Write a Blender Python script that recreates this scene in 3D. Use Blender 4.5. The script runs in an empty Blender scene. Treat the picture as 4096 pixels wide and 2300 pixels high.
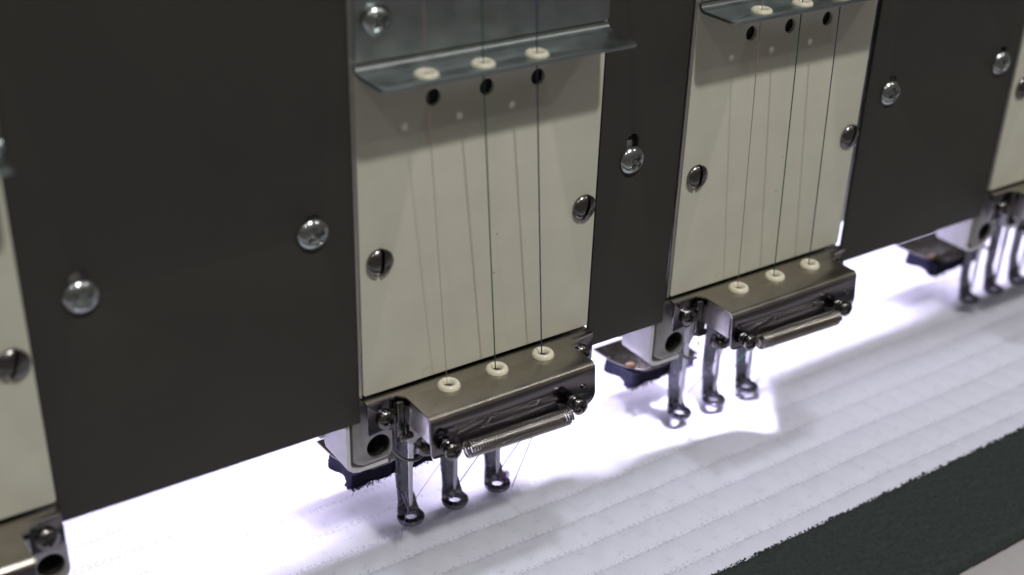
import bpy, bmesh, math, random
import numpy as np
from mathutils import Vector, Matrix
from mathutils.geometry import tessellate_polygon
random.seed(7)
S = bpy.context.scene
PI = math.pi
# 1 Blender unit = 1 cm.  X runs along the machine, -Y faces the viewer, Z up.
# ------------------------------------------------------------------ camera
cam_d = bpy.data.cameras.new('camera'); cam = bpy.data.objects.new('camera', cam_d)
S.collection.objects.link(cam); S.camera = cam
CX = Vector((-10.173, -19.653, 14.454)); YAW, PIT, ROL = -0.611, -0.492, -0.034
Rm = Matrix.Rotation(YAW, 3, 'Z') @ Matrix.Rotation(PIT, 3, 'X') @ Matrix.Rotation(ROL, 3, 'Y')
right, fwd, up = Rm.col[0], Rm.col[1], Rm.col[2]
M4 = Matrix((right, up, -fwd)).transposed().to_4x4(); M4.translation = CX
cam.matrix_world = M4
cam_d.sensor_width = 36; cam_d.lens = 5136.4 / 4096 * 36
cam_d.clip_start = 0.5; cam_d.clip_end = 2000
cam_d.dof.use_dof = True; cam_d.dof.focus_distance = 28.0; cam_d.dof.aperture_fstop = 0.1
cam_d.dof.aperture_blades = 7
# ------------------------------------------------------------------ world, lamps, exposure
S.view_settings.view_transform = 'Standard'; S.view_settings.look = 'None'
S.view_settings.gamma = 1; S.view_settings.exposure = 0
W = bpy.data.worlds.new('World'); S.world = W; W.use_nodes = True
wn = W.node_tree.nodes; wl = W.node_tree.links
wbg = wn['Background']
tc = wn.new('ShaderNodeTexCoord'); sp = wn.new('ShaderNodeSeparateXYZ'); rp = wn.new('ShaderNodeValToRGB')
mp = wn.new('ShaderNodeMapRange'); mp.inputs[1].default_value = -1; mp.inputs[2].default_value = 1
wl.new(tc.outputs['Generated'], sp.inputs[0]); wl.new(sp.outputs[2], mp.inputs[0]); wl.new(mp.outputs[0], rp.inputs[0])
rp.color_ramp.elements[0].position = 0.0; rp.color_ramp.elements[0].color = (.17, .17, .19, 1)
rp.color_ramp.elements[1].position = 1.0; rp.color_ramp.elements[1].color = (.17, .165, .155, 1)
e = rp.color_ramp.elements.new(.5); e.color = (.094, .083, .072, 1)
wl.new(rp.outputs[0], wbg.inputs[0]); wbg.inputs[1].default_value = 1.0

def area(name, loc, target, size, power, color, shape='DISK'):
    l = bpy.data.lights.new(name, 'AREA'); l.shape = shape; l.size = size; l.energy = power; l.color = color
    o = bpy.data.objects.new(name, l); S.collection.objects.link(o)
    o.location = loc; o.rotation_euler = (Vector(target) - Vector(loc)).to_track_quat('-Z', 'Y').to_euler()
    return o
L = Vector((.043, .81, -1.21)).normalized()
c0 = Vector((4, 0, 2))
area('hall_lamp', c0 - L * 150, c0, 8, 104000, (1.0, .985, .935))
L2 = Vector((.0, .12, -1)).normalized(); c2 = Vector((8, -3, -4.7))
area('hall_lamp', c2 - L2 * 160, c2, 14, 63000, (.88, .88, 1.0))
area('hall_lamp', (-75, -80, 110), (3, 0, 0), 7, 9000, (1, .98, .92))
area('hall_lamp', (84, -86, 104), (4, 0, 0), 5, 11000, (1, .98, .93))
# the machine's own LED strips behind the covers, then two added pool lamps
for lx, ln, pw in ((-13, 26, 68), (16, 32, 112)):
    o = area('led_or_added_lamp', (lx, 3.0, 2.5), (lx, 2.9, -4.7), ln, pw * ln, (.84, .765, 1.0), 'RECTANGLE')
    o.data.size_y = .5; o.rotation_euler = (0, 0, 0)
area('led_or_added_lamp', (10.6, .2, -.92), (10.6, .2, -4.7), .05, 430, (.82, .75, 1.0))  # added lamp: makes the pool of light under the second head
area('led_or_added_lamp', (7.0, .45, -.25), (7.0, .45, -4.7), .035, 230, (.82, .75, 1.0))  # second added lamp, widens that pool below the narrow panel

# ------------------------------------------------------------------ materials
def mat(name, color, rough=.5, metal=0., spec=.5, noise=0., nscale=8., bump=0., bscale=60., rvar=0., stretch=None, extra=None):
    m = bpy.data.materials.new(name); m.use_nodes = True
    nt = m.node_tree; b = nt.nodes['Principled BSDF']
    b.inputs['Base Color'].default_value = (*color, 1); b.inputs['Roughness'].default_value = rough
    b.inputs['Metallic'].default_value = metal; b.inputs['Specular IOR Level'].default_value = spec
    t = nt.nodes.new('ShaderNodeTexCoord'); src = t.outputs['Object']
    if stretch:
        mpp = nt.nodes.new('ShaderNodeMapping'); mpp.inputs['Scale'].default_value = stretch
        nt.links.new(src, mpp.inputs[0]); src = mpp.outputs[0]
    if noise or rvar:
        n = nt.nodes.new('ShaderNodeTexNoise'); n.inputs['Scale'].default_value = nscale; n.inputs['Detail'].default_value = 5
        nt.links.new(src, n.inputs['Vector'])
        if noise:
            mx = nt.nodes.new('ShaderNodeMix'); mx.data_type = 'RGBA'
            mx.inputs[6].default_value = tuple(c * (1 - noise) for c in color) + (1,)
            mx.inputs[7].default_value = tuple(min(1, c * (1 + noise)) for c in color) + (1,)
            r = nt.nodes.new('ShaderNodeMapRange'); r.inputs[1].default_value = .3; r.inputs[2].default_value = .7
            nt.links.new(n.outputs[0], r.inputs[0]); nt.links.new(r.outputs[0], mx.inputs[0])
            nt.links.new(mx.outputs[2], b.inputs['Base Color'])
        if rvar:
            r2 = nt.nodes.new('ShaderNodeMapRange'); r2.inputs[1].default_value = .3; r2.inputs[2].default_value = .7
            r2.inputs[3].default_value = max(0, rough - rvar); r2.inputs[4].default_value = rough + rvar
            nt.links.new(n.outputs[0], r2.inputs[0]); nt.links.new(r2.outputs[0], b.inputs['Roughness'])
    if bump:
        n3 = nt.nodes.new('ShaderNodeTexNoise'); n3.inputs['Scale'].default_value = bscale; n3.inputs['Detail'].default_value = 3
        nt.links.new(src, n3.inputs['Vector'])
        bp = nt.nodes.new('ShaderNodeBump'); bp.inputs['Strength'].default_value = bump; bp.inputs['Distance'].default_value = .02
        nt.links.new(n3.outputs[0], bp.inputs['Height']); nt.links.new(bp.outputs[0], b.inputs['Normal'])
    return m
BLOCK = mat('cast_block', (.40, .385, .37), .42, .85, noise=.06, nscale=6, bump=.06)
BAR = mat('bright_bar', (.72, .68, .70), .34, .75, noise=.05, nscale=5)
WHITE = mat('white_clamp', (.80, .79, .84), .45)
CREAM = mat('cream_enamel', (.62, .61, .52), .42, noise=.04, nscale=1.2, bump=.05, bscale=30)
def add_specks(m, speck=(.12, .08, .05)):
    nt = m.node_tree; b = nt.nodes['Principled BSDF']
    t = nt.nodes.new('ShaderNodeTexCoord')
    v = nt.nodes.new('ShaderNodeTexVoronoi'); v.inputs['Scale'].default_value = 2.2
    nt.links.new(t.outputs['Object'], v.inputs['Vector'])
    wv = nt.nodes.new('ShaderNodeMath'); wv.operation = 'LESS_THAN'; wv.inputs[1].default_value = .045
    nt.links.new(v.outputs['Distance'], wv.inputs[0])
    sx = nt.nodes.new('ShaderNodeSeparateColor'); nt.links.new(v.outputs['Color'], sx.inputs[0])
    g = nt.nodes.new('ShaderNodeMath'); g.operation = 'GREATER_THAN'; g.inputs[1].default_value = .8
    nt.links.new(sx.outputs[0], g.inputs[0])
    mu = nt.nodes.new('ShaderNodeMath'); mu.operation = 'MULTIPLY'
    nt.links.new(wv.outputs[0], mu.inputs[0]); nt.links.new(g.outputs[0], mu.inputs[1])
    # a few soft rub stains
    n = nt.nodes.new('ShaderNodeTexNoise'); n.inputs['Scale'].default_value = 1.1; n.inputs['Detail'].default_value = 6; n.inputs['Roughness'].default_value = .75
    nt.links.new(t.outputs['Object'], n.inputs['Vector'])
    r = nt.nodes.new('ShaderNodeMapRange'); r.inputs[1].default_value = .64; r.inputs[2].default_value = .8; r.inputs[4].default_value = .35
    nt.links.new(n.outputs[0], r.inputs[0])
    mxx = nt.nodes.new('ShaderNodeMath'); mxx.operation = 'MAXIMUM'
    ms = nt.nodes.new('ShaderNodeMath'); ms.operation = 'MULTIPLY'; ms.inputs[1].default_value = .7
    nt.links.new(mu.outputs[0], ms.inputs[0])
    nt.links.new(ms.outputs[0], mxx.inputs[0]); nt.links.new(r.outputs[0], mxx.inputs[1])
    old = b.inputs['Base Color'].links[0].from_socket
    mx = nt.nodes.new('ShaderNodeMix'); mx.data_type = 'RGBA'; mx.inputs[7].default_value = (*speck, 1)
    nt.links.new(mxx.outputs[0], mx.inputs[0]); nt.links.new(old, mx.inputs[6]); nt.links.new(mx.outputs[2], b.inputs['Base Color'])
add_specks(CREAM)
PANEL = mat('charcoal_powder_coat', (.031, .0298, .0255), .62, noise=.08, nscale=.5, bump=.22, bscale=90, spec=.6)
BLACK = mat('black_casting', (.012, .012, .012), .6, bump=.1)
NICKEL = mat('smoked_nickel', (.38, .35, .31), .32, 1., noise=.05, nscale=2, rvar=.04, bump=.05, bscale=40)
NICKEL_F = mat('polished_nickel', (.225, .21, .235), .17, 1., noise=.04, nscale=3, rvar=.02)
STEEL_D = mat('dark_steel', (.20, .19, .19), .22, 1., noise=.2, nscale=8, rvar=.06, bump=.06, bscale=30)
STEEL_F = mat('foot_steel', (.15, .15, .18), .27, 1., noise=.12, nscale=9, rvar=.05, bump=.03, bscale=25)
ZINC = mat('zinc_plate', (.47, .50, .50), .19, 1., noise=.06, nscale=4, rvar=.05, bump=.04, bscale=8)
BRKT = mat('galvanised_sheet', (.37, .405, .41), .36, 1., noise=.04, nscale=2.2, rvar=.08, bump=.06, bscale=20)
SATIN = mat('satin_aluminium', (.52, .50, .48), .38, .9, noise=.06, nscale=6, bump=.06)
PAINTW = mat('white_plated_sheet', (.74, .73, .76), .4, .25, noise=.05, nscale=4)
NEEDLE = mat('needle_steel', (.62, .62, .66), .16, 1.)
CER = mat('ivory_ceramic', (.82, .78, .63), .25, noise=.05, nscale=6, bump=.03, bscale=15)
CER.node_tree.nodes['Principled BSDF'].inputs['Subsurface Weight'].default_value = .15
CER.node_tree.nodes['Principled BSDF'].inputs['Subsurface Radius'].default_value = (.08, .06, .04)
FELT = mat('navy_felt', (.016, .016, .045), .95, noise=.5, nscale=14, bump=1., bscale=40)
BRASS = mat('worn_bronze', (.15, .095, .055), .45, .8, noise=.4, nscale=6)
COIL = mat('spring_wire', (.40, .375, .34), .2, 1., noise=.05, nscale=4)
FOAM = mat('black_fleece', (.035, .042, .039), .95, noise=.2, nscale=10, bump=.5, bscale=30, spec=.15)
GREY = mat('warm_grey_laminate', (.46, .43, .435), .5, noise=.03, nscale=3)
T_PINK = mat('pink_thread', (.42, .24, .25), .6)
T_GREEN = mat('green_thread', (.012, .09, .045), .6)
T_NAVY = mat('navy_thread', (.035, .045, .10), .6)
T_PLUM = mat('plum_thread', (.16, .10, .20), .6)
T_LILAC = mat('lilac_thread', (.45, .33, .55), .6)

def fabric_mat():
    m = bpy.data.materials.new('white_quilted_knit'); m.use_nodes = True
    nt = m.node_tree; N = nt.nodes.new; K = nt.links.new; b = nt.nodes['Principled BSDF']
    b.inputs['Roughness'].default_value = .8; b.inputs['Specular IOR Level'].default_value = .2
    b.inputs['Sheen Weight'].default_value = .1
    t = N('ShaderNodeTexCoord'); s = N('ShaderNodeSeparateXYZ'); K(t.outputs['Object'], s.inputs[0])
    def M(op, a, bb=None, c=None):
        n = N('ShaderNodeMath'); n.operation = op
        for i, v in enumerate((a, bb, c)):
            if v is None: continue
            if isinstance(v, (int, float)): n.inputs[i].default_value = v
            else: K(v, n.inputs[i])
        return n.outputs[0]
    X, Y = s.outputs[0], s.outputs[1]
    dy = M('ABSOLUTE', M('WRAP', M('SUBTRACT', Y, .25), .44, -.44))       # distance to nearest seam row
    nz = N('ShaderNodeTexNoise'); nz.inputs['Scale'].default_value = 5; K(t.outputs['Object'], nz.inputs['Vector'])
    wob = M('MULTIPLY', M('SUBTRACT', nz.outputs[0], .5), .10)
    band = M('LESS_THAN', M('ADD', dy, wob), .085)
    # pits clustered along the seam rows
    def vor(sc, map_scale, rnd=.8):
        mp_ = N('ShaderNodeMapping'); mp_.inputs['Scale'].default_value = map_scale
        K(t.outputs['Object'], mp_.inputs[0])
        v = N('ShaderNodeTexVoronoi'); v.inputs['Scale'].default_value = sc; v.inputs['Randomness'].default_value = rnd
        v.voronoi_dimensions = '2D'
        K(mp_.outputs[0], v.inputs['Vector']); return v
    v1 = vor(1, (19, 14, 1), .75)
    c1 = N('ShaderNodeSeparateColor'); K(v1.outputs['Color'], c1.inputs[0])
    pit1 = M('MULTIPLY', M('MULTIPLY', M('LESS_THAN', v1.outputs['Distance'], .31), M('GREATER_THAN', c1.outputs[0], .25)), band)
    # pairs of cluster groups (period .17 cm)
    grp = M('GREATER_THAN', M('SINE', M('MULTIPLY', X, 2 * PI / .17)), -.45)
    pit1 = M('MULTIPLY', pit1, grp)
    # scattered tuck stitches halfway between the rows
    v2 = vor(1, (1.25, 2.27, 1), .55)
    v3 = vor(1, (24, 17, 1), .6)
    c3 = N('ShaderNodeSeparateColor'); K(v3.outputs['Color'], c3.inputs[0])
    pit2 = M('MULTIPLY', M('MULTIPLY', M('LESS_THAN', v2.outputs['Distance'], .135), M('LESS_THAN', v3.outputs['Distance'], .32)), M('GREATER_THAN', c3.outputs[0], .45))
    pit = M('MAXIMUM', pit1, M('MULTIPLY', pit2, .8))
    # fine knit grid
    gx = M('SINE', M('MULTIPLY', X, 2 * PI / .052)); gy = M('SINE', M('MULTIPLY', Y, 2 * PI / .060))
    grid = M('MULTIPLY', gx, gy)
    nz2 = N('ShaderNodeTexNoise'); nz2.inputs['Scale'].default_value = 22; nz2.inputs['Detail'].default_value = 2
    K(t.outputs['Object'], nz2.inputs['Vector'])
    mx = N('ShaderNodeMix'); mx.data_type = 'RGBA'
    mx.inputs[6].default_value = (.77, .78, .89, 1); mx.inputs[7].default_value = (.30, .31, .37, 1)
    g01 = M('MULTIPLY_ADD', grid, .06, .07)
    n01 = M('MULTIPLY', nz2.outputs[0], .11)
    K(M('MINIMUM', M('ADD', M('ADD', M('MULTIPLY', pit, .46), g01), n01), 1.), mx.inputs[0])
    K(mx.outputs[2], b.inputs['Base Color'])
    h = M('ADD', M('MULTIPLY', pit, -1.), M('ADD', M('MULTIPLY', grid, .28), M('MULTIPLY', nz2.outputs[0], .5)))
    bp = N('ShaderNodeBump'); bp.inputs['Strength'].default_value = .55; bp.inputs['Distance'].default_value = .018
    K(h, bp.inputs['Height']); K(bp.outputs[0], b.inputs['Normal'])
    return m
FABRIC = fabric_mat()

# ------------------------------------------------------------------ object helpers
def obj(name, bm, m, parent=None, smooth=True, ang=35, **props):
    me = bpy.data.meshes.new(name)
    if isinstance(bm, bmesh.types.BMesh):
        bmesh.ops.recalc_face_normals(bm, faces=bm.faces)
        if smooth:
            for f in bm.faces: f.smooth = True
            for ed in bm.edges:
                if len(ed.link_faces) == 2 and ed.calc_face_angle(0) > math.radians(ang): ed.smooth = False
        bm.to_mesh(me); bm.free()
    o = bpy.data.objects.new(name, me); S.collection.objects.link(o)
    me.materials.append(m)
    if parent: o.parent = parent
    for k, v in props.items(): o[k] = v
    return o
def thing(name, label, cat, loc=(0, 0, 0), group=None):
    o = bpy.data.objects.new(name, None); S.collection.objects.link(o); o.location = loc
    o.empty_display_size = .5; o['label'] = label; o['category'] = cat
    if group: o['group'] = group
    return o
def copy_tree(o, parent=None):
    c = o.copy(); S.collection.objects.link(c); c.parent = parent
    for ch in [k for k in bpy.data.objects if k.parent == o and k != c]: copy_tree(ch, c)
    return c
def box(bm, x0, x1, y0, y1, z0, z1, bev=0., seg=2):
    r = bmesh.ops.create_cube(bm, size=1)
    for v in r['verts']:
        v.co = Vector(((x0 + x1) / 2 + v.co.x * (x1 - x0), (y0 + y1) / 2 + v.co.y * (y1 - y0), (z0 + z1) / 2 + v.co.z * (z1 - z0)))
    if bev:
        es = list({ed for v in r['verts'] for ed in v.link_edges})
        bmesh.ops.bevel(bm, geom=es, offset=bev, segments=seg, affect='EDGES', profile=.5)
    return bm
def slab(bm, outer, holes, f, t, bev=0.):
    """sheet: 2-D outline with holes, thickness t; f(u, v, w) gives the 3-D point"""
    loops = [list(outer)] + [list(h) for h in holes]
    pts = [p for l in loops for p in l]
    tri = tessellate_polygon([[Vector((p[0], p[1], 0)) for p in l] for l in loops])
    nb = bmesh.new()
    A = [nb.verts.new(f(u, v, 0)) for u, v in pts]; B = [nb.verts.new(f(u, v, t)) for u, v in pts]
    for a, b_, c in tri:
        try: nb.faces.new((A[a], A[b_], A[c])); nb.faces.new((B[c], B[b_], B[a]))
        except ValueError: pass
    rim = []
    k = 0
    for l in loops:
        n = len(l)
        for i in range(n):
            i0, i1 = k + i, k + (i + 1) % n
            nb.faces.new((A[i0], B[i0], B[i1], A[i1]))
            rim += [(A[i0], A[i1]), (B[i0], B[i1])]
        k += n
    bmesh.ops.recalc_face_normals(nb, faces=nb.faces)
    if bev:
        es = [nb.edges.get(q) for q in rim]
        bmesh.ops.bevel(nb, geom=[q for q in es if q], offset=bev, segments=2, affect='EDGES', profile=.5)
    me = bpy.data.meshes.new('t'); nb.to_mesh(me); nb.free(); bm.from_mesh(me); bpy.data.meshes.remove(me)
    return bm
def circ(cx, cy, r, n=28, ry=None, a0=0):
    ry = ry or r
    return [(cx + r * math.cos(a0 + 2 * PI * i / n), cy + ry * math.sin(a0 + 2 * PI * i / n)) for i in range(n)]
def rrect(x0, x1, y0, y1, r, n=6):
    """r: one radius or (bl, br, tr, tl)"""
    if not isinstance(r, tuple): r = (r,) * 4
    out = []
    for (cx, cy, a, rr) in ((x0 + r[0], y0 + r[0], PI, r[0]), (x1 - r[1], y0 + r[1], 1.5 * PI, r[1]), (x1 - r[2], y1 - r[2], 0, r[2]), (x0 + r[3], y1 - r[3], .5 * PI, r[3])):
        if rr < 1e-4: out.append((cx, cy)); continue
        for i in range(n + 1): out.append((cx + rr * math.cos(a + i * PI / 2 / n), cy + rr * math.sin(a + i * PI / 2 / n)))
    return out
def tube(bm, pts, r, n=8, cap=True, radii=None):
    P = [Vector(p) for p in pts]; rings = []
    T0 = (P[1] - P[0]).normalized(); ref = Vector((0, 0, 1)) if abs(T0.z) < .9 else Vector((1, 0, 0))
    U = T0.cross(ref).normalized()
    for i, p in enumerate(P):
        T = (P[min(i + 1, len(P) - 1)] - P[max(i - 1, 0)]).normalized()
        U = (U - T * U.dot(T)).normalized(); V = T.cross(U)
        rr = radii[i] if radii else r
        rings.append([bm.verts.new(p + (U * math.cos(2 * PI * k / n) + V * math.sin(2 * PI * k / n)) * rr) for k in range(n)])
    for a, b_ in zip(rings, rings[1:]):
        for k in range(n): bm.faces.new((a[k], a[(k + 1) % n], b_[(k + 1) % n], b_[k]))
    if cap: bm.faces.new(rings[0][::-1]); bm.faces.new(rings[-1])
    return bm
def lathe(bm, prof, center, axis='Z', n=32, closed=False):
    """prof: (radius, height) list; axis 'Z' up or 'Y' towards the viewer (-Y)"""
    c = Vector(center); rings = []
    def P(r, h, a):
        if axis == 'Z': return c + Vector((r * math.cos(a), r * math.sin(a), h))
        if axis == 'Y': return c + Vector((r * math.cos(a), -h, r * math.sin(a)))
        return c + Vector((h, r * math.cos(a), r * math.sin(a)))
    for r, h in prof:
        if r < 1e-5: rings.append([bm.verts.new(P(0, h, 0))])
        else: rings.append([bm.verts.new(P(r, h, 2 * PI * k / n)) for k in range(n)])
    pr = list(zip(rings, rings[1:])) + ([(rings[-1], rings[0])] if closed else [])
    for a, b_ in pr:
        for k in range(n):
            q = (a[k % len(a)], a[(k + 1) % n % len(a)], b_[(k + 1) % n % len(b_)], b_[k % len(b_)])
            u = list(dict.fromkeys(q))
            if len(u) > 2: bm.faces.new(u)
    return bm
def smoothpath(pts, n=6):
    P = [Vector(p) for p in pts]; P = [P[0] * 2 - P[1]] + P + [P[-1] * 2 - P[-2]]; out = []
    for i in range(1, len(P) - 2):
        a, b_, c, d_ = P[i - 1:i + 3]
        for k in range(n):
            t = k / n
            out.append(.5 * ((2 * b_) + (c - a) * t + (2 * a - 5 * b_ + 4 * c - d_) * t * t + (3 * b_ - a - 3 * c + d_) * t ** 3))
    out.append(P[-2]); return out
def screw_bm(R, H, kind='cross', rot=0., rim=.25, rec=.16, shank=.0):
    """screw head as a polar height field, head at the origin, facing -Y"""
    bm = bmesh.new(); n = 72; rs = [0.001] + [R * (i / 34) for i in range(1, 35)]
    c_, s_ = math.cos(rot), math.sin(rot)
    def hgt(x, z):
        r = math.hypot(x, z) / R
        h = H * (rim + (1 - rim) * max(0, 1 - (r * .99) ** 2.4) ** .75)
        u, v = abs(x * c_ + z * s_) / R, abs(-x * s_ + z * c_) / R
        if kind == 'cross':
            w = .165; ln = .56
            d = 0
            for a, b_ in ((u, v), (v, u)):
                k = min(1, max(0, (w - a) / .035)) * min(1, max(0, (ln - b_) / .07))
                d = max(d, k * (1 - b_ * 1.1))
            d = max(d, min(1, max(0, (.26 - (u + v)) / .08)))
            h -= rec * R * 3.6 * max(0, d)
        elif kind == 'slot':
            h -= min(1, max(0, (.13 - u) / .035)) * H * .62
        return h
    rings = []
    for r in rs:
        rings.append([bm.verts.new((r * math.cos(2 * PI * k / n), -hgt(r * math.cos(2 * PI * k / n), r * math.sin(2 * PI * k / n)), r * math.sin(2 * PI * k / n))) for k in range(n)])
    base = [bm.verts.new((R * .97 * math.cos(2 * PI * k / n), shank, R * .97 * math.sin(2 * PI * k / n))) for k in range(n)]
    rings.append(base)
    for a, b_ in zip(rings, rings[1:]):
        for k in range(n): bm.faces.new((a[k], a[(k + 1) % n], b_[(k + 1) % n], b_[k]))
    bm.faces.new(rings[0][::-1]); bm.faces.new(base)
    return bm
def place(bm, loc): bmesh.ops.translate(bm, verts=bm.verts, vec=Vector(loc)); return bm
XY = lambda z: (lambda u, v, w: Vector((u, v, z - w)))
XZ = lambda y: (lambda u, v, w: Vector((u, y + w, v)))

# ------------------------------------------------------------------ setting: fabric, foam strip, table
def fabric():
    nx, ny = 560, 440
    xs = np.linspace(-12, 30, nx); ys = np.linspace(-4.05, 12, ny)
    X, Y = np.meshgrid(xs, ys)
    rng = np.random.RandomState(3)
    dy = (Y - .25) / .88
    k = np.floor(dy); f = dy - k
    puff = .062 * np.power(np.abs(np.sin(PI * f)), .7)
    ph = (k % 2) * .5
    tick = np.abs(np.sin(PI * (X / .83 + ph + .12 * np.sin(k * 3.1))))
    puff *= 1 - .42 * np.exp(-(tick / .22) ** 2) * np.clip(np.sin(PI * f) * 1.3, 0, 1)
    wav = .035 * np.sin(X * .55 + Y * .25 + 1.) + .025 * np.sin(X * .9 - Y * .7) + .02 * np.sin(Y * 1.1 + .3 * X + 2)
    sm = sum(a * np.sin(X * p + Y * q + r) for a, p, q, r in [(.006, 4.1, 2.2, 1), (.005, -5.3, 6.1, 2), (.005, 7.7, 3.9, .4), (.004, 9.2, -8.3, 3)])
    Z = -4.82 + puff + wav * .7 + sm
    co = np.stack([X, Y, Z], -1).reshape(-1, 3)
    i = np.arange(nx * ny).reshape(ny, nx)
    q = np.stack([i[:-1, :-1], i[:-1, 1:], i[1:, 1:], i[1:, :-1]], -1).reshape(-1, 4)
    # coarse outer skirt, 4 mm lower where hidden
    ext = [(-60, 90, 11.9, 60), (-60, -11.9, -4.0, 12.1), (29.9, 90, -4.0, 12.1)]
    vs = [co]; qs = [q]; n = len(co)
    for x0, x1, y0, y1 in ext:
        vs.append(np.array([(x0, y0, -4.86), (x1, y0, -4.86), (x1, y1, -4.86), (x0, y1, -4.86)])); qs.append(np.array([[n, n + 1, n + 2, n + 3]])); n += 4
    co = np.concatenate(vs); q = np.concatenate(qs)
    me = bpy.data.meshes.new('fabric'); me.vertices.add(len(co)); me.vertices.foreach_set('co', co.ravel())
    me.loops.add(q.size); me.loops.foreach_set('vertex_index', q.ravel().astype(np.int32))
    me.polygons.add(len(q)); me.polygons.foreach_set('loop_start', np.arange(0, q.size, 4, dtype=np.int32))
    me.polygons.foreach_set('loop_total', np.full(len(q), 4, dtype=np.int32))
    me.update(); me.validate(); me.polygons.foreach_set('use_smooth', np.ones(len(q), dtype=bool))
    me.materials.append(FABRIC)
    o = bpy.data.objects.new('fabric', me); S.collection.objects.link(o)
    o.location = (0, -.2, .15)
    o['label'] = 'white quilted knit fabric stretched under the needles, stitched in rows'; o['category'] = 'fabric'
fabric()
def foam():
    nx, ny = 900, 60
    xs = np.linspace(-12, 34, nx); v = np.linspace(0, 1, ny)
    rng = np.random.RandomState(11)
    edge = sum(a * np.sin(xs * p + r) for a, p, r in [(.012, 3.1, 0), (.012, 7.9, 1), (.012, 17.3, 2), (.012, 31., 3)]) + rng.uniform(-.006, .006, nx)
    X, V = np.meshgrid(xs, v)
    Y = -6.72 + V * (2.82) + edge[None, :] * (V ** 6)
    prof = .34 * np.power(np.clip(1 - (2 * V - 1) ** 16, 0, 1), .5)
    Z = -4.92 + prof + .012 * np.sin(X * 6 + 3 * np.sin(Y * 7)) * np.sin(Y * 9 + X) + rng.uniform(-.014, .014, X.shape)
    co = np.stack([X, Y, Z], -1).reshape(-1, 3)
    i = np.arange(nx * ny).reshape(ny, nx); q = np.stack([i[:-1, :-1], i[:-1, 1:], i[1:, 1:], i[1:, :-1]], -1).reshape(-1, 4)
    me = bpy.data.meshes.new('foam_strip'); me.from_pydata(co.tolist(), [], q.tolist())
    me.polygons.foreach_set('use_smooth', np.ones(len(q), dtype=bool)); me.materials.append(FOAM)
    o = bpy.data.objects.new('fleece_strip', me); S.collection.objects.link(o)
    o.location = (0, -.2, .15)
    o['label'] = 'dark fuzzy fleece strip lying along the near edge of the white fabric'; o['category'] = 'fleece strip'
    # loose pile nodules along the edge and over the top
    bm = bmesh.new(); r0 = random.Random(5)
    for k in range(2600):
        if k < 1500: p = Vector((r0.uniform(-2, 24), -3.92 + r0.gauss(0, .013), -4.66 - abs(r0.gauss(0, .07)))); s = abs(r0.gauss(.009, .008)) + .004
        else: p = Vector((r0.uniform(2, 20), r0.uniform(-6.6, -3.95), -4.585)); s = r0.uniform(.008, .018)
        m4 = Matrix.Translation(p) @ Matrix.Rotation(r0.uniform(0, 6), 4, 'Z') @ Matrix.Diagonal((s * r0.uniform(.8, 1.7), s, s * r0.uniform(.7, 1.2), 1))
        bmesh.ops.create_icosphere(bm, subdivisions=1, radius=1, matrix=m4)
    obj('pile', bm, FOAM, o, kind='stuff')
foam()
bm = bmesh.new(); box(bm, -20, 60, -11.5, -6.6, -5.6, -4.98, .05)
obj('table', bm, GREY, kind='structure').location = (0, -.2, .15)
bm = bmesh.new(); box(bm, -60, 90, -6.7, 60, -5.55, -5.2)
obj('machine_bed', bm, GREY, kind='structure')

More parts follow.
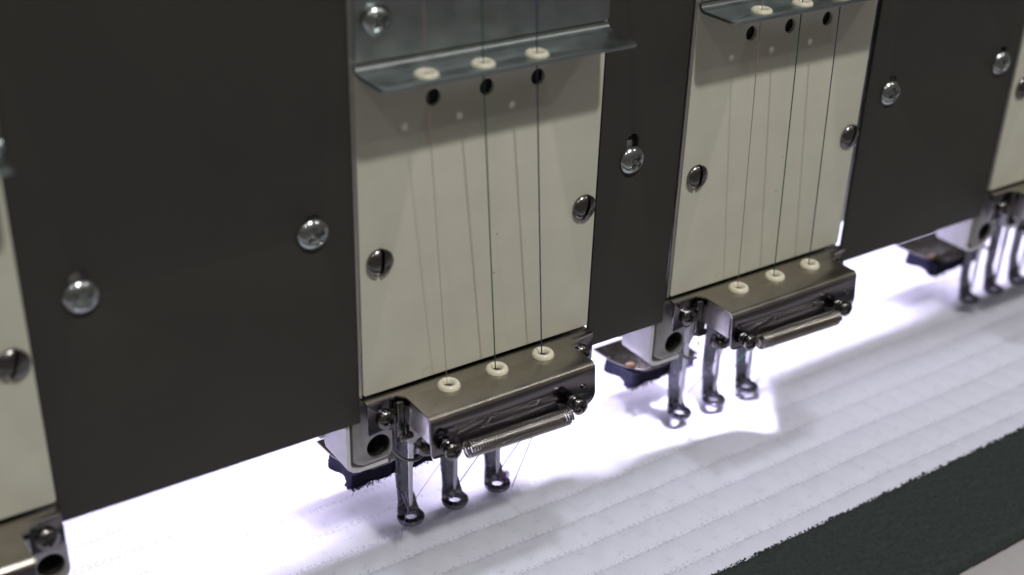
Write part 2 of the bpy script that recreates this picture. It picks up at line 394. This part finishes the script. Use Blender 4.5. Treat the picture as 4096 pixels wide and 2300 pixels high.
# ------------------------------------------------------------------ embroidery head
def eyelet_bm(R=.245, r=.10, H=.10, axis='Z'):
    bm = bmesh.new(); a = (R - r) / 2; c = (R + r) / 2
    pr = [(c + a * math.cos(t), H * math.sin(t)) for t in [PI * i / 12 - .35 for i in range(14)]]
    lathe(bm, [(R - .02, -.02)] + pr + [(r * .92, -.02), (r * .72, -.10), (r * .72, -.14), (r * .95, -.14)], (0, 0, 0), axis, 36, closed=True)
    return bm
def make_head():
    H = thing('embroidery_head', 'x', 'embroidery head')
    XE = [1.651 + 1.2 * k for k in range(3)]
    # cream face plate with three round holes
    bm = bmesh.new()
    out = rrect(0, 5.70, .045, 9.6, .06, 3)
    slab(bm, out, [circ(x, 6.178, .165, 36) for x in XE], XZ(0), .11, .012)
    plate = obj('face_plate', bm, CREAM, H)
    bm = bmesh.new(); box(bm, -.085, -.012, .02, .12, .02, 9.6, .01); obj('side_strip', bm, SATIN, H)
    for (x, z, rt) in ((.418, 3.035, -.12), (5.375, 3.06, -.32)):
        s = obj('screw', screw_bm(.292, .17, 'slot', rt, .35), STEEL_D, H); s.location = (x, -.003, z)
    # black needle case behind the plate
    bm = bmesh.new(); box(bm, .06, 5.36, .13, 1.75, -.30, 9.6, .04); box(bm, 5.30, 5.60, .14, 1.2, 2.5, 9.5, .03); box(bm, .3, 5.3, -.30, .2, -.33, -.28, .01)  # last box: added baffle blocking bright fabric seen through the eyelet holes
    obj('needle_case', bm, BLACK, H)
    # thread guide bracket: upright sheet, bend, shelf with three eyelets
    b = thing_part = None
    bm = bmesh.new(); t = .075
    slab(bm, rrect(-.02, 5.66, 7.13, 9.6, .04, 2), [], lambda u, v, w: Vector((u, -.095 + w, v)), t - .002)
    xe = [1.012 + 1.2 * k for k in range(3)]
    sh = rrect(-.06, 5.56, -1.19, -.215, (.16, .10, 0, 0), 6)
    slab(bm, sh, [circ(x, -.81, .08, 20) for x in xe], lambda u, v, w: Vector((u, v, 6.965 - w)), t, .018)
    # bend
    A = []
    for i in range(9):
        a = i / 8 * PI / 2
        for rr in (.12, .12 + t):
            A.append((-.095 - .12 + rr * math.cos(a) if False else -.215 + rr * math.cos(a), 7.085 - rr * math.sin(a)))
    ins = [A[2 * i] for i in range(9)]; outs = [A[2 * i + 1] for i in range(9)]
    ring = ins + outs[::-1]
    va = [bm.verts.new((-.04, y + .0, z + .045 * 0)) for y, z in ring]; vb = [bm.verts.new((5.66 if i < 18 else 5.6, y, z)) for i, (y, z) in enumerate(ring)]
    for i in range(18): bm.faces.new((va[i], va[(i + 1) % 18], vb[(i + 1) % 18], vb[i]))
    bm.faces.new(va); bm.faces.new(vb[::-1])
    br = obj('thread_guide_bracket', bm, BRKT, H)
    ey = eyelet_bm(.235, .105, .075); e0 = obj('eyelet', ey, CER, br)
    e0.location = (xe[0], -.81, 6.962)
    for x in xe[1:]:
        c = e0.copy(); S.collection.objects.link(c); c.location.x = x
    s = obj('screw', screw_bm(.30, .22, 'cross', .5, .2), ZINC, br); s.location = (.40, -.10, 7.88)
    # needle guard: channel-shaped cover
    bm = bmesh.new(); t = .065
    top = [(0, -.02), (5.68, -.02), (5.68, -.24), (5.3, -.29), (5.13, -.36), (5.08, -.47), (4.93, -.48), (4.93, -1.2), (.78, -1.2), (.78, -.36), (.66, -.21), (-.04, -.21), (-.04, -.02)]
    xt = [1.748 + 1.2 * k for k in range(3)]
    slab(bm, top, [circ(x, -.464, .07, 20) for x in xt], XY(-.005), t, .01)
    rr = [];
    for i in range(9):
        a = i / 8 * (PI / 2 - .1)
        rr.append((a,))
    vi = []
    for x in (.78, 4.93):
        ring = [(-1.2 - .13 * math.sin(a[0]), -.135 + .13 * math.cos(a[0])) for a in rr] + [(-1.2 - .065 * math.sin(a[0]), -.135 + .065 * math.cos(a[0])) for a in rr[::-1]]
        vi.append([bm.verts.new((x, y, z)) for y, z in ring])
    for i in range(18): bm.faces.new((vi[0][i], vi[0][(i + 1) % 18], vi[1][(i + 1) % 18], vi[1][i]))
    bm.faces.new(vi[0]); bm.faces.new(vi[1][::-1])
    guard = obj('needle_guard', bm, NICKEL, H)
    # front face of the guard, slightly raked
    bm = bmesh.new()
    fr = rrect(.78, 4.93, -.96, -.125, (.10, .26, 0, 0), 6)
    rake = lambda u, v, w: Vector((u, -1.329 - (-.125 - v) * .1 + w, v))
    slab(bm, fr, [circ(x, z, .055, 16) for x, z in ((1.02, -.42), (2.22, -.50), (3.44, -.50))], rake, t, .008)
    face = obj('guard_face', bm, NICKEL_F, guard)
    bm = bmesh.new(); lathe(bm, [(0, .035), (.05, .03), (.06, 0), (.075, 0), (.075, -.02)], (4.62, -1.38, -.50), 'Y', 20)
    obj('rivet', bm, NICKEL_F, guard)
    e1 = obj('eyelet', eyelet_bm(.25, .105), CER, guard); e1.location = (xt[0], -.464, -.007)
    for x in xt[1:]:
        c = e1.copy(); S.collection.objects.link(c); c.location.x = x
    # mounting tabs with screws
    for x0, x1, sx, sz in ((-.05, .56, .36, -.45), (5.08, 5.70, 5.38, -.45)):
        bm = bmesh.new(); slab(bm, rrect(x0, x1, -.80, -.02, (.07, .12, .0, .03), 4), [], XZ(-.245), .06, .012)
        box(bm, x0 + .04, x1 - .04, -.26, -.2, -.045, .012, .015)
        obj('mounting_tab', bm, NICKEL_F, guard)
        s = obj('screw', screw_bm(.215, .17, 'cross', .3, .45), STEEL_D, guard); s.location = (sx, -.26, sz)
    # inner clamp bar and parts below it
    bm = bmesh.new(); box(bm, .86, 4.84, -1.18, -.36, -.76, -.115, .03); obj('clamp_bar', bm, BAR, H)
    bm = bmesh.new(); box(bm, .56, .72, -.40, -.30, -.93, -.08, .03); box(bm, .60, .92, -.46, -.30, -1.02, -.90, .03); box(bm, .72, .84, -.42, -.34, -.92, -.2, .02)
    obj('guide_stub', bm, STEEL_D, H)
    bm = bmesh.new(); nn = 60
    prof = [(.0, -.02), (.13, -.02), (.14, 0), (.22, 0), (.245, .03), (.245, .17), (.215, .2), (.12, .2), (.12, .34)]
    lathe(bm, prof, (1.02, -.78, -1.17), 'Z', nn)
    for v in bm.verts:
        d = v.co - Vector((1.02, -.78, v.co.z))
        if d.length > .23 :
            a = round(math.atan2(d.y, d.x) / (2 * PI / nn)); v.co -= d * (.05 if a % 2 else 0)
    obj('knurled_nut', bm, STEEL_D, H, ang=50)
    # side block with its round opening
    bm = bmesh.new()
    blk = [(-.22, -.10), (-.22, -1.58), (-.12, -1.68), (.02, -1.76), (.56, -1.74), (.68, -1.66), (.72, -1.5), (.72, -.10)]
    slab(bm, blk, [circ(.385, -1.37, .27, 40)], XZ(.12), .5, .03)
    box(bm, -.20, .71, .60, 1.1, -1.6, -.1)
    hb = obj('side_block', bm, BLOCK, H)
    bm = bmesh.new(); lathe(bm, [(0, -.42), (.15, -.42), (.20, -.36), (.235, -.30), (.262, -.05), (.268, -.05), (.268, -.48), (0, -.48)], (.385, .12, -1.37), 'Y', 36)
    obj('opening_liner', bm, BLACK, hb)
    bm = bmesh.new(); k = lambda p: [(5.90 - 5.45 + 5.04 + .385 - (q[0]), q[1]) for q in p][::-1]
    rb = [(5.10, -.10), (5.10, -1.55), (5.14, -1.68), (5.25, -1.78), (5.66, -1.80), (5.74, -1.72), (5.78, -1.6), (5.78, -.10)]
    slab(bm, rb, [circ(5.44, -1.40, .25, 36)], XZ(.12), .5, .03)
    rbo = obj('side_block', bm, BLOCK, H)
    bm = bmesh.new(); lathe(bm, [(0, -.42), (.15, -.42), (.20, -.36), (.242, -.05), (.248, -.05), (.248, -.48), (0, -.48)], (5.44, .12, -1.40), 'Y', 36)
    obj('opening_liner', bm, BLACK, rbo)
    # U-shaped side bracket
    bm = bmesh.new()
    path = [(-.27, .0), (-.27, -1.62), (-.245, -1.72), (-.17, -1.79), (-.08, -1.815), (.62, -1.815)]
    out2 = [(-.36, .0), (-.36, -1.62), (-.33, -1.76), (-.22, -1.86), (-.08, -1.895), (.62, -1.895)]
    slab(bm, path + out2[::-1], [], XZ(.14), 1.06, .012)
    ub = obj('side_bracket', bm, PAINTW, H)
    bm = bmesh.new(); lathe(bm, [(0, .0), (.13, .0), (.15, .02), (.15, .2), (.13, .22), (0, .22)], (-.33, 1.3, -1.42), 'X', 40)
    for v in bm.verts:
        d = v.co - Vector((v.co.x, 1.3, -1.42))
        if d.length > .14: v.co -= d * (.08 if round(math.atan2(d.z, d.y) / (2 * PI / 40)) % 2 else 0)
    place(bm, (-.12, 0, 0)); obj('thumb_screw', bm, PAINTW, ub, ang=50)
    # wiper plate and felt pad
    bm = bmesh.new()
    slab(bm, [(.30, 3.0), (.34, 2.3), (.50, 1.75), (.72, 1.48), (.95, 1.40), (2.55, 1.40), (2.55, 3.0)], [], XY(-2.93), .06, .015)
    wp = obj('wiper_plate', bm, STEEL_D, H)
    bm = bmesh.new(); lathe(bm, [(0, 0), (.10, 0), (.13, .02), (.15, .005)], (.62, 1.80, -2.925), 'Z', 20); obj('wear_spot', bm, BRASS, wp)
    bm = bmesh.new()
    nx, ny, nz = 34, 12, 6
    r0 = random.Random(9)
    bb = box(bm, .40, 2.50, 1.46, 2.55, -3.37, -3.02)
    bmesh.ops.subdivide_edges(bm, edges=bm.edges[:], cuts=13, use_grid_fill=True)
    for v in bm.verts:
        k = max(0, (-3.02 - v.co.z) / .35)
        v.co += Vector((r0.gauss(0, .010), r0.gauss(0, .016), r0.gauss(0, .014))) * (.3 + k)
        v.co.x += .08 * math.sin(v.co.y * 7) * k * (1 if v.co.x < 1.1 else 0); v.co.y += .03 * math.sin(v.co.x * 9) * k
    for k in range(170):     # frayed fibres
        x = r0.choice([r0.uniform(.38, .8), r0.uniform(.4, 2.5)]); p = Vector((x, 1.46 + r0.uniform(-.02, .03), -3.33 + r0.uniform(-.05, .06)))
        q = p + Vector((r0.gauss(0, .05), r0.gauss(-.02, .03), r0.uniform(-.10, .01)))
        tube(bm, smoothpath([p, (p + q) / 2 + Vector((r0.gauss(0, .03), 0, r0.gauss(0, .03))), q], 3), .006, 4)
    obj('felt_pad', bm, FELT, H)
    # wire loop guide round the first needle
    bm = bmesh.new(); tube(bm, smoothpath([(.86, .62, -1.25), (.90, .60, -1.75), (1.0, .56, -2.02), (1.22, .52, -2.27), (1.48, .50, -2.38), (1.70, .55, -2.36), (1.84, .72, -2.22), (1.86, .95, -2.0)], 8), .038, 12)
    obj('wire_guide', bm, STEEL_D, H)
    # presser feet and needles
    def foot_bm():
        bm = bmesh.new()
        cl = smoothpath([(1.30, -.4), (1.30, -1.8), (1.30, -3.0), (1.30, -3.55), (1.285, -3.82), (1.22, -4.06), (1.12, -4.22), (1.04, -4.30)] and
                        [(0, 1.30, -.4), (0, 1.30, -1.8), (0, 1.30, -3.0), (0, 1.30, -3.55), (0, 1.285, -3.80), (0, 1.235, -4.02), (0, 1.17, -4.18), (0, 1.08, -4.29)], 5)
        nC = len(cl); rings = []
        for i, p in enumerate(cl):
            T = (cl[min(i + 1, nC - 1)] - cl[max(i - 1, 0)]).normalized(); Nn = T.cross(Vector((1, 0, 0))).normalized()
            d = -p.z
            w = .24 - .045 * min(1, max(0, (d - 1.5) / 2.0))
            dx = 0.
            if d > 3.3: w = .195 - .02 * min(1, (d - 3.3) / .4)
            if d > 3.7: w = .175 + .105 * ((d - 3.7) / .59) ** 1.2
            dx = .045 * max(0, min(1, (d - 3.6) / .35)) * (1 - max(0, (d - 4.05) / .26))
            th = .042
            ring = []
            c_ = .014
            for ux, un in ((w, -th + c_), (w, th - c_), (w - c_, th), (-w + c_, th), (-w, th - c_), (-w, -th + c_), (-w + c_, -th), (w - c_, -th)):
                ring.append(bm.verts.new(p + Vector((1, 0, 0)) * (ux + dx) + Nn * un))
            rings.append(ring)
        for a, b_ in zip(rings, rings[1:]):
            for k in range(8): bm.faces.new((a[k], a[(k + 1) % 8], b_[(k + 1) % 8], b_[k]))
        bm.faces.new(rings[0][::-1]); bm.faces.new(rings[-1])
        lathe(bm, [(.138, -.03), (.142, .030), (.156, .042), (.300, .042), (.316, .030), (.322, .008), (.314, -.045), (.298, -.072), (.17, -.078), (.145, -.06)], (0, .965, -4.315), 'Z', 48, closed=True)
        return bm
    def needle_bm():
        bm = bmesh.new(); z = [-.5, -1.3, -2.78, -2.83, -2.88, -3.6, -3.95, -4.08, -4.16, -4.22]
        r = [.078, .078, .078, .068, .056, .053, .048, .040, .022, .004]
        n = 16; rings = []
        for zz_, rr_ in zip(z, r):
            rings.append([bm.verts.new((rr_ * math.cos(2 * PI * k / n), .965 + rr_ * math.sin(2 * PI * k / n) * (.55 if -4.0 > zz_ > -4.1 else 1), zz_)) for k in range(n)])
        for a, b_ in zip(rings, rings[1:]):
            for k in range(n): bm.faces.new((a[k], a[(k + 1) % n], b_[(k + 1) % n], b_[k]))
        bm.faces.new(rings[0][::-1]); bm.faces.new(rings[-1]); return bm
    def clamp_bm():
        bm = bmesh.new(); box(bm, -.15, .15, .74, 1.24, -2.12, -1.45, .03); box(bm, -.15, .15, 1.36, 1.9, -2.12, -1.3, .03)
        tube(bm, [(0, .74, -1.8), (0, .66, -1.8)], .07, 14); return bm
    xf = [1.63 + 1.2 * k for k in range(3)]
    f0 = obj('presser_foot', foot_bm(), STEEL_F, H); n0 = obj('needle', needle_bm(), NEEDLE, H); c0_ = obj('needle_clamp', clamp_bm(), WHITE, H)
    bm = bmesh.new(); tube(bm, [(0, .965, .2), (0, .965, -1.5)], .16, 20); n1 = obj('needle_bar', bm, STEEL_D, H)
    for o in (f0, n0, c0_, n1):
        o.location.x = xf[0]
        for x in xf[1:]:
            c = o.copy(); S.collection.objects.link(c); c.location.x = x
    # tension spring with its two end screws
    bm = bmesh.new(); turns = 38; a = Vector((1.46, -1.64, -.80)); b_ = Vector((4.04, -1.64, -.89)); Rr = .172; nT = turns * 18
    ax = (b_ - a).normalized(); U = ax.cross(Vector((0, 0, 1))).normalized(); V = ax.cross(U)
    pts = [a + (b_ - a) * (i / nT) + (U * math.cos(2 * PI * i / 18) + V * math.sin(2 * PI * i / 18)) * Rr for i in range(nT + 1)]
    tube(bm, pts, .0265, 6)
    sl, sr = Vector((1.10, -1.52, -.68)), Vector((4.28, -1.52, -.70))
    tube(bm, smoothpath([pts[0], a + Vector((-.03, 0, .05)), a + Vector((-.16, .02, .06)), sl + Vector((.05, 0, .09)), sl + Vector((-.08, 0, .05)), sl + Vector((-.06, 0, -.08)), sl + Vector((.07, 0, -.06))], 5), .02, 6)
    tube(bm, smoothpath([pts[-1], b_ + Vector((.03, 0, .05)), b_ + Vector((.14, .02, .08)), sr + Vector((-.05, 0, .09)), sr + Vector((.08, 0, .05)), sr + Vector((.06, 0, -.08))], 5), .02, 6)
    obj('coil_spring', bm, COIL, H, ang=80)
    for p in (sl, sr):
        bm = screw_bm(.19, .14, 'cross', .4, .5); place(bm, (p.x, -1.66, p.z))
        lathe(bm, [(0, -.3), (.06, -.3), (.06, .0), (.17, .0), (.18, .015), (.17, .03), (.10, .035), (.10, .06), (.165, .06), (.175, .08), (.165, .10), (.05, .10), (.05, .16)], (p.x, -1.47, p.z), 'Y', 32)
        lathe(bm, [(.05, .0), (.10, .0), (.11, .015), (.10, .03), (.05, .03)], (p.x, -1.39, p.z), 'Y', 32)
        obj('spring_screw', bm, STEEL_D, H)
    return H
proto = make_head()
heads = {}
G = 'embroidery heads along the machine'
LAB = {'A': 'embroidery head left of centre, its whole cream plate and coil spring in sharp view',
       'B': 'embroidery head right of centre, bright gap down the right of its cream plate',
       'O': 'blurred embroidery head cut off at the left edge of the picture',
       'C': 'blurred embroidery head cut off at the right edge of the picture'}
OFF = {'A': (0, 0, 0), 'B': (8.149, 0, .037), 'C': (19.886, 0, .137), 'O': (-11.921, 0, -.11)}
for k in 'ABCO':
    h = proto if k == 'A' else copy_tree(proto)
    h.location = OFF[k]; h['label'] = LAB[k]; h['group'] = G; heads[k] = h
    for ch in bpy.data.objects:
        if ch.parent == h and k in 'BC' and (ch.name.startswith('felt_pad') or ch.name.startswith('wiper_plate')): ch.location.x -= .12; ch.location.y -= .05
del proto
for ch in bpy.data.objects:
    if ch.parent == heads['O'] and ch.name.startswith('thread_guide_bracket'): ch.location.x += .10; ch.location.y -= .06
    if ch.parent == heads['B'] and ch.name.startswith('face_plate'): ch.scale.x = .988

# ------------------------------------------------------------------ dark cover panels
def panel(x0, x1, screws, label, zb=-.595):
    p = thing('cover_panel', label, 'cover panel', (x0, .05, zb), 'charcoal cover panels between the heads')
    bm = bmesh.new(); w = x1 - x0
    holes = [rrect(sx - x0 - .16, sx - x0 + .16, sz - zb - .12, sz - zb + sl, .155, 6) for sx, sz, sl in screws]
    slab(bm, rrect(0, w, 0, 11, .03, 3), holes, XZ(0), .09, .022)
    obj('panel_sheet', bm, PANEL, p)
    for i, (sx, sz, sl) in enumerate(screws):
        b2 = bmesh.new(); box(b2, -.24, .10, .10, .22, -.30, .43, .06); lathe(b2, [(0, .03), (.10, .03), (.12, 0)], (0, .10, .1), 'Y', 16)
        w_ = obj('backing_washer', b2, SATIN, p); w_.location = (sx - x0, 0, sz - zb)
        s = obj('screw', screw_bm(.325, .17, 'cross', random.uniform(.2, 1.3), .12), ZINC, p); s.location = (sx - x0, -.005, sz - zb)
    return p
panel(-6.205, -.055, [(-5.26, 3.84, .47), (-.93, 3.95, .38)], 'wide charcoal cover panel filling the left of the picture, two zinc screws')
panel(5.775, 8.04, [(6.67, 3.85, .60)], 'narrow charcoal cover panel between the two sharp heads, single zinc screw')
panel(14.03, 19.79, [(14.86, 3.95, .44), (19.15, 4.03, .44)], 'charcoal cover panel at the right with two blurred zinc screws')
# added out of view: rail shading the fabric from overhead, sheet cutting off LED light
bm = bmesh.new(); box(bm, -40, 50, -2.6, 1.5, 12.9, 14.5, .1)
o = obj('shade_rail', bm, PANEL); o['label'] = 'unseen dark rail added above all the heads to shade the fabric'; o['category'] = 'rail'
lip = [(-45, -.22), (11.0, -.22), (11.7, -.55), (12.4, -.85), (60, -.95)]  # lower edge shaped to set where the LED light ends
bm = bmesh.new(); slab(bm, lip + [(60, 9), (-45, 9)], [rrect(15.15, 15.85, .0, 1.5, .05, 2)], XZ(2.2), .06)  # slot added so brightness shows in the gap beside the plate
o = obj('light_cutoff_sheet', bm, PAINTW); o['label'] = 'unseen white sheet added behind the covers to cut off the LED light'; o['category'] = 'shield'

# lamp hood under the second head: an added unseen cap whose opening shapes that lamp's pool of light
def mask(Lp, zh, pool, x0, x1, y0, y1, ztop, label):
    Lp = Vector(Lp); f = (zh - Lp.z) / (-4.61 - Lp.z)
    hole = [(Lp.x + (x - Lp.x) * f, Lp.y + (y - .2 - Lp.y) * f) for x, y in pool]
    bm = bmesh.new(); slab(bm, rrect(x0, x1, y0, y1, .08, 3), [hole], XY(zh), .015)
    for q in ((x0, x0 + .04, y0, y1), (x1 - .04, x1, y0, y1)): box(bm, *q, zh, ztop)
    box(bm, x0 + .04, x1 - .04, y0, y0 + .04, zh, ztop); box(bm, x0 + .04, x1 - .04, y1 - .04, y1, zh, ztop)
    o = obj('lamp_mask', bm, BLACK, smooth=False); o['label'] = label; o['category'] = 'lamp hood'
mask((10.6, .2, -.92), -1.32, [(7.4, 1.6), (7.6, .75), (8.3, .62), (9.0, .50), (9.8, .40), (10.4, .32), (10.9, .15), (11.3, -.15), (11.6, -.45), (11.9, -.40), (12.3, .1), (12.9, .8), (13.6, 1.5), (13.6, 3.6), (7.4, 3.6)],
     10.0, 11.2, -.33, .72, -.6, 'added unseen lamp hood tucked under the head right of centre')
mask((7.0, .45, -.25), -.54, [(4.6, 1.6), (5.0, 1.12), (5.75, 1.0), (6.3, .60), (6.9, .42), (7.6, .50), (8.3, .58), (9.0, .50), (9.6, .6), (9.6, 3.6), (4.6, 3.6)],
     6.4, 7.6, .18, .80, .1, 'added unseen lamp hood tucked behind the narrow middle panel')
# ------------------------------------------------------------------ threads
def thread(pts, r, m, label, group=None, smooth=True, name='thread'):
    bm = bmesh.new(); tube(bm, smoothpath(pts, 5) if smooth else pts, r, 6)
    o = obj(name, bm, m); o['label'] = label; o['category'] = 'thread'
    if group: o['group'] = group
    return o
def upper(k, off, m, r, label):
    ox, oy, oz = off
    s = Vector((1.012 + 1.2 * k + ox, -.81, 6.96 + oz)); e_ = Vector((1.748 + 1.2 * k - .04 + ox, -.47, oz))
    d = (e_ - s)
    n = Vector((1.63 + 1.2 * k + ox, .90, -4.0 + oz))
    g = Vector((2.35 + 1.2 * k * .95 + ox, -.30, -1.25 + oz))
    pts = [s + Vector((-.05, .12, 2.6)), s + Vector((-.01, .02, .6)), s, s + d * .33, s + d * .66, e_, e_ + Vector((.05, .1, -.5)), g, n + Vector((.02, 0, .12)), n]
    return thread(pts, r, m, label, 'threads running down through the eyelets', smooth=False)
upper(0, OFF['A'], T_PINK, .006, 'faint pink thread in the leftmost eyelets of the nearer sharp head')
upper(1, OFF['A'], T_GREEN, .013, 'green thread down the middle of the nearer cream plate')
upper(2, OFF['A'], T_NAVY, .014, 'dark navy thread in the rightmost eyelets of the nearer cream plate')
upper(0, OFF['B'], T_PINK, .009, 'pink thread in the leftmost eyelets of the farther cream plate')
upper(1, OFF['B'], T_GREEN, .013, 'green thread down the middle of the farther cream plate')
upper(2, OFF['B'], T_NAVY, .013, 'dark navy thread in the rightmost eyelets of the farther cream plate')
thread([(2.0, .3, -2.35), (2.3, .55, -2.75), (2.48, .8, -3.3), (2.5, .9, -3.75)], .009, T_GREEN, 'loose green thread curving between the first two presser feet of the nearer head', name='loose_thread')
thread([(.95, .2, -2.9), (1.15, .35, -3.35), (1.28, .5, -3.75), (1.05, .35, -4.0), (.92, .15, -4.2)], .006, T_LILAC, 'lilac thread end dangling beside the leftmost presser foot', name='loose_thread')
thread([(1.06, .2, -2.9), (1.2, .35, -3.3), (1.33, .55, -3.85)], .005, T_LILAC, 'short lilac wisp hanging just right of the dangling lilac thread end', name='loose_thread')
thread([(4.85, .1, -1.6), (4.55, .42, -3.0), (4.28, .70, -4.36)], .013, T_PLUM, 'dark plum thread slanting down past the ring of the nearer head’s third presser foot', name='loose_thread', smooth=False)
# lint caught on the third presser foot
bm = bmesh.new(); r0 = random.Random(21)
for i in range(46):
    c = Vector((4.24 + r0.gauss(0, .05), 1.0 + r0.gauss(0, .06), -4.18 + r0.gauss(0, .04)))
    tube(bm, smoothpath([c + Vector((r0.gauss(0, .06), r0.gauss(0, .06), r0.gauss(0, .05))) for _ in range(4)], 4), .0045, 4)
o = obj('lint_tuft', bm, T_LILAC, smooth=True); o['label'] = 'tiny lilac lint tuft caught on the third presser foot of the nearer head'; o['category'] = 'lint'
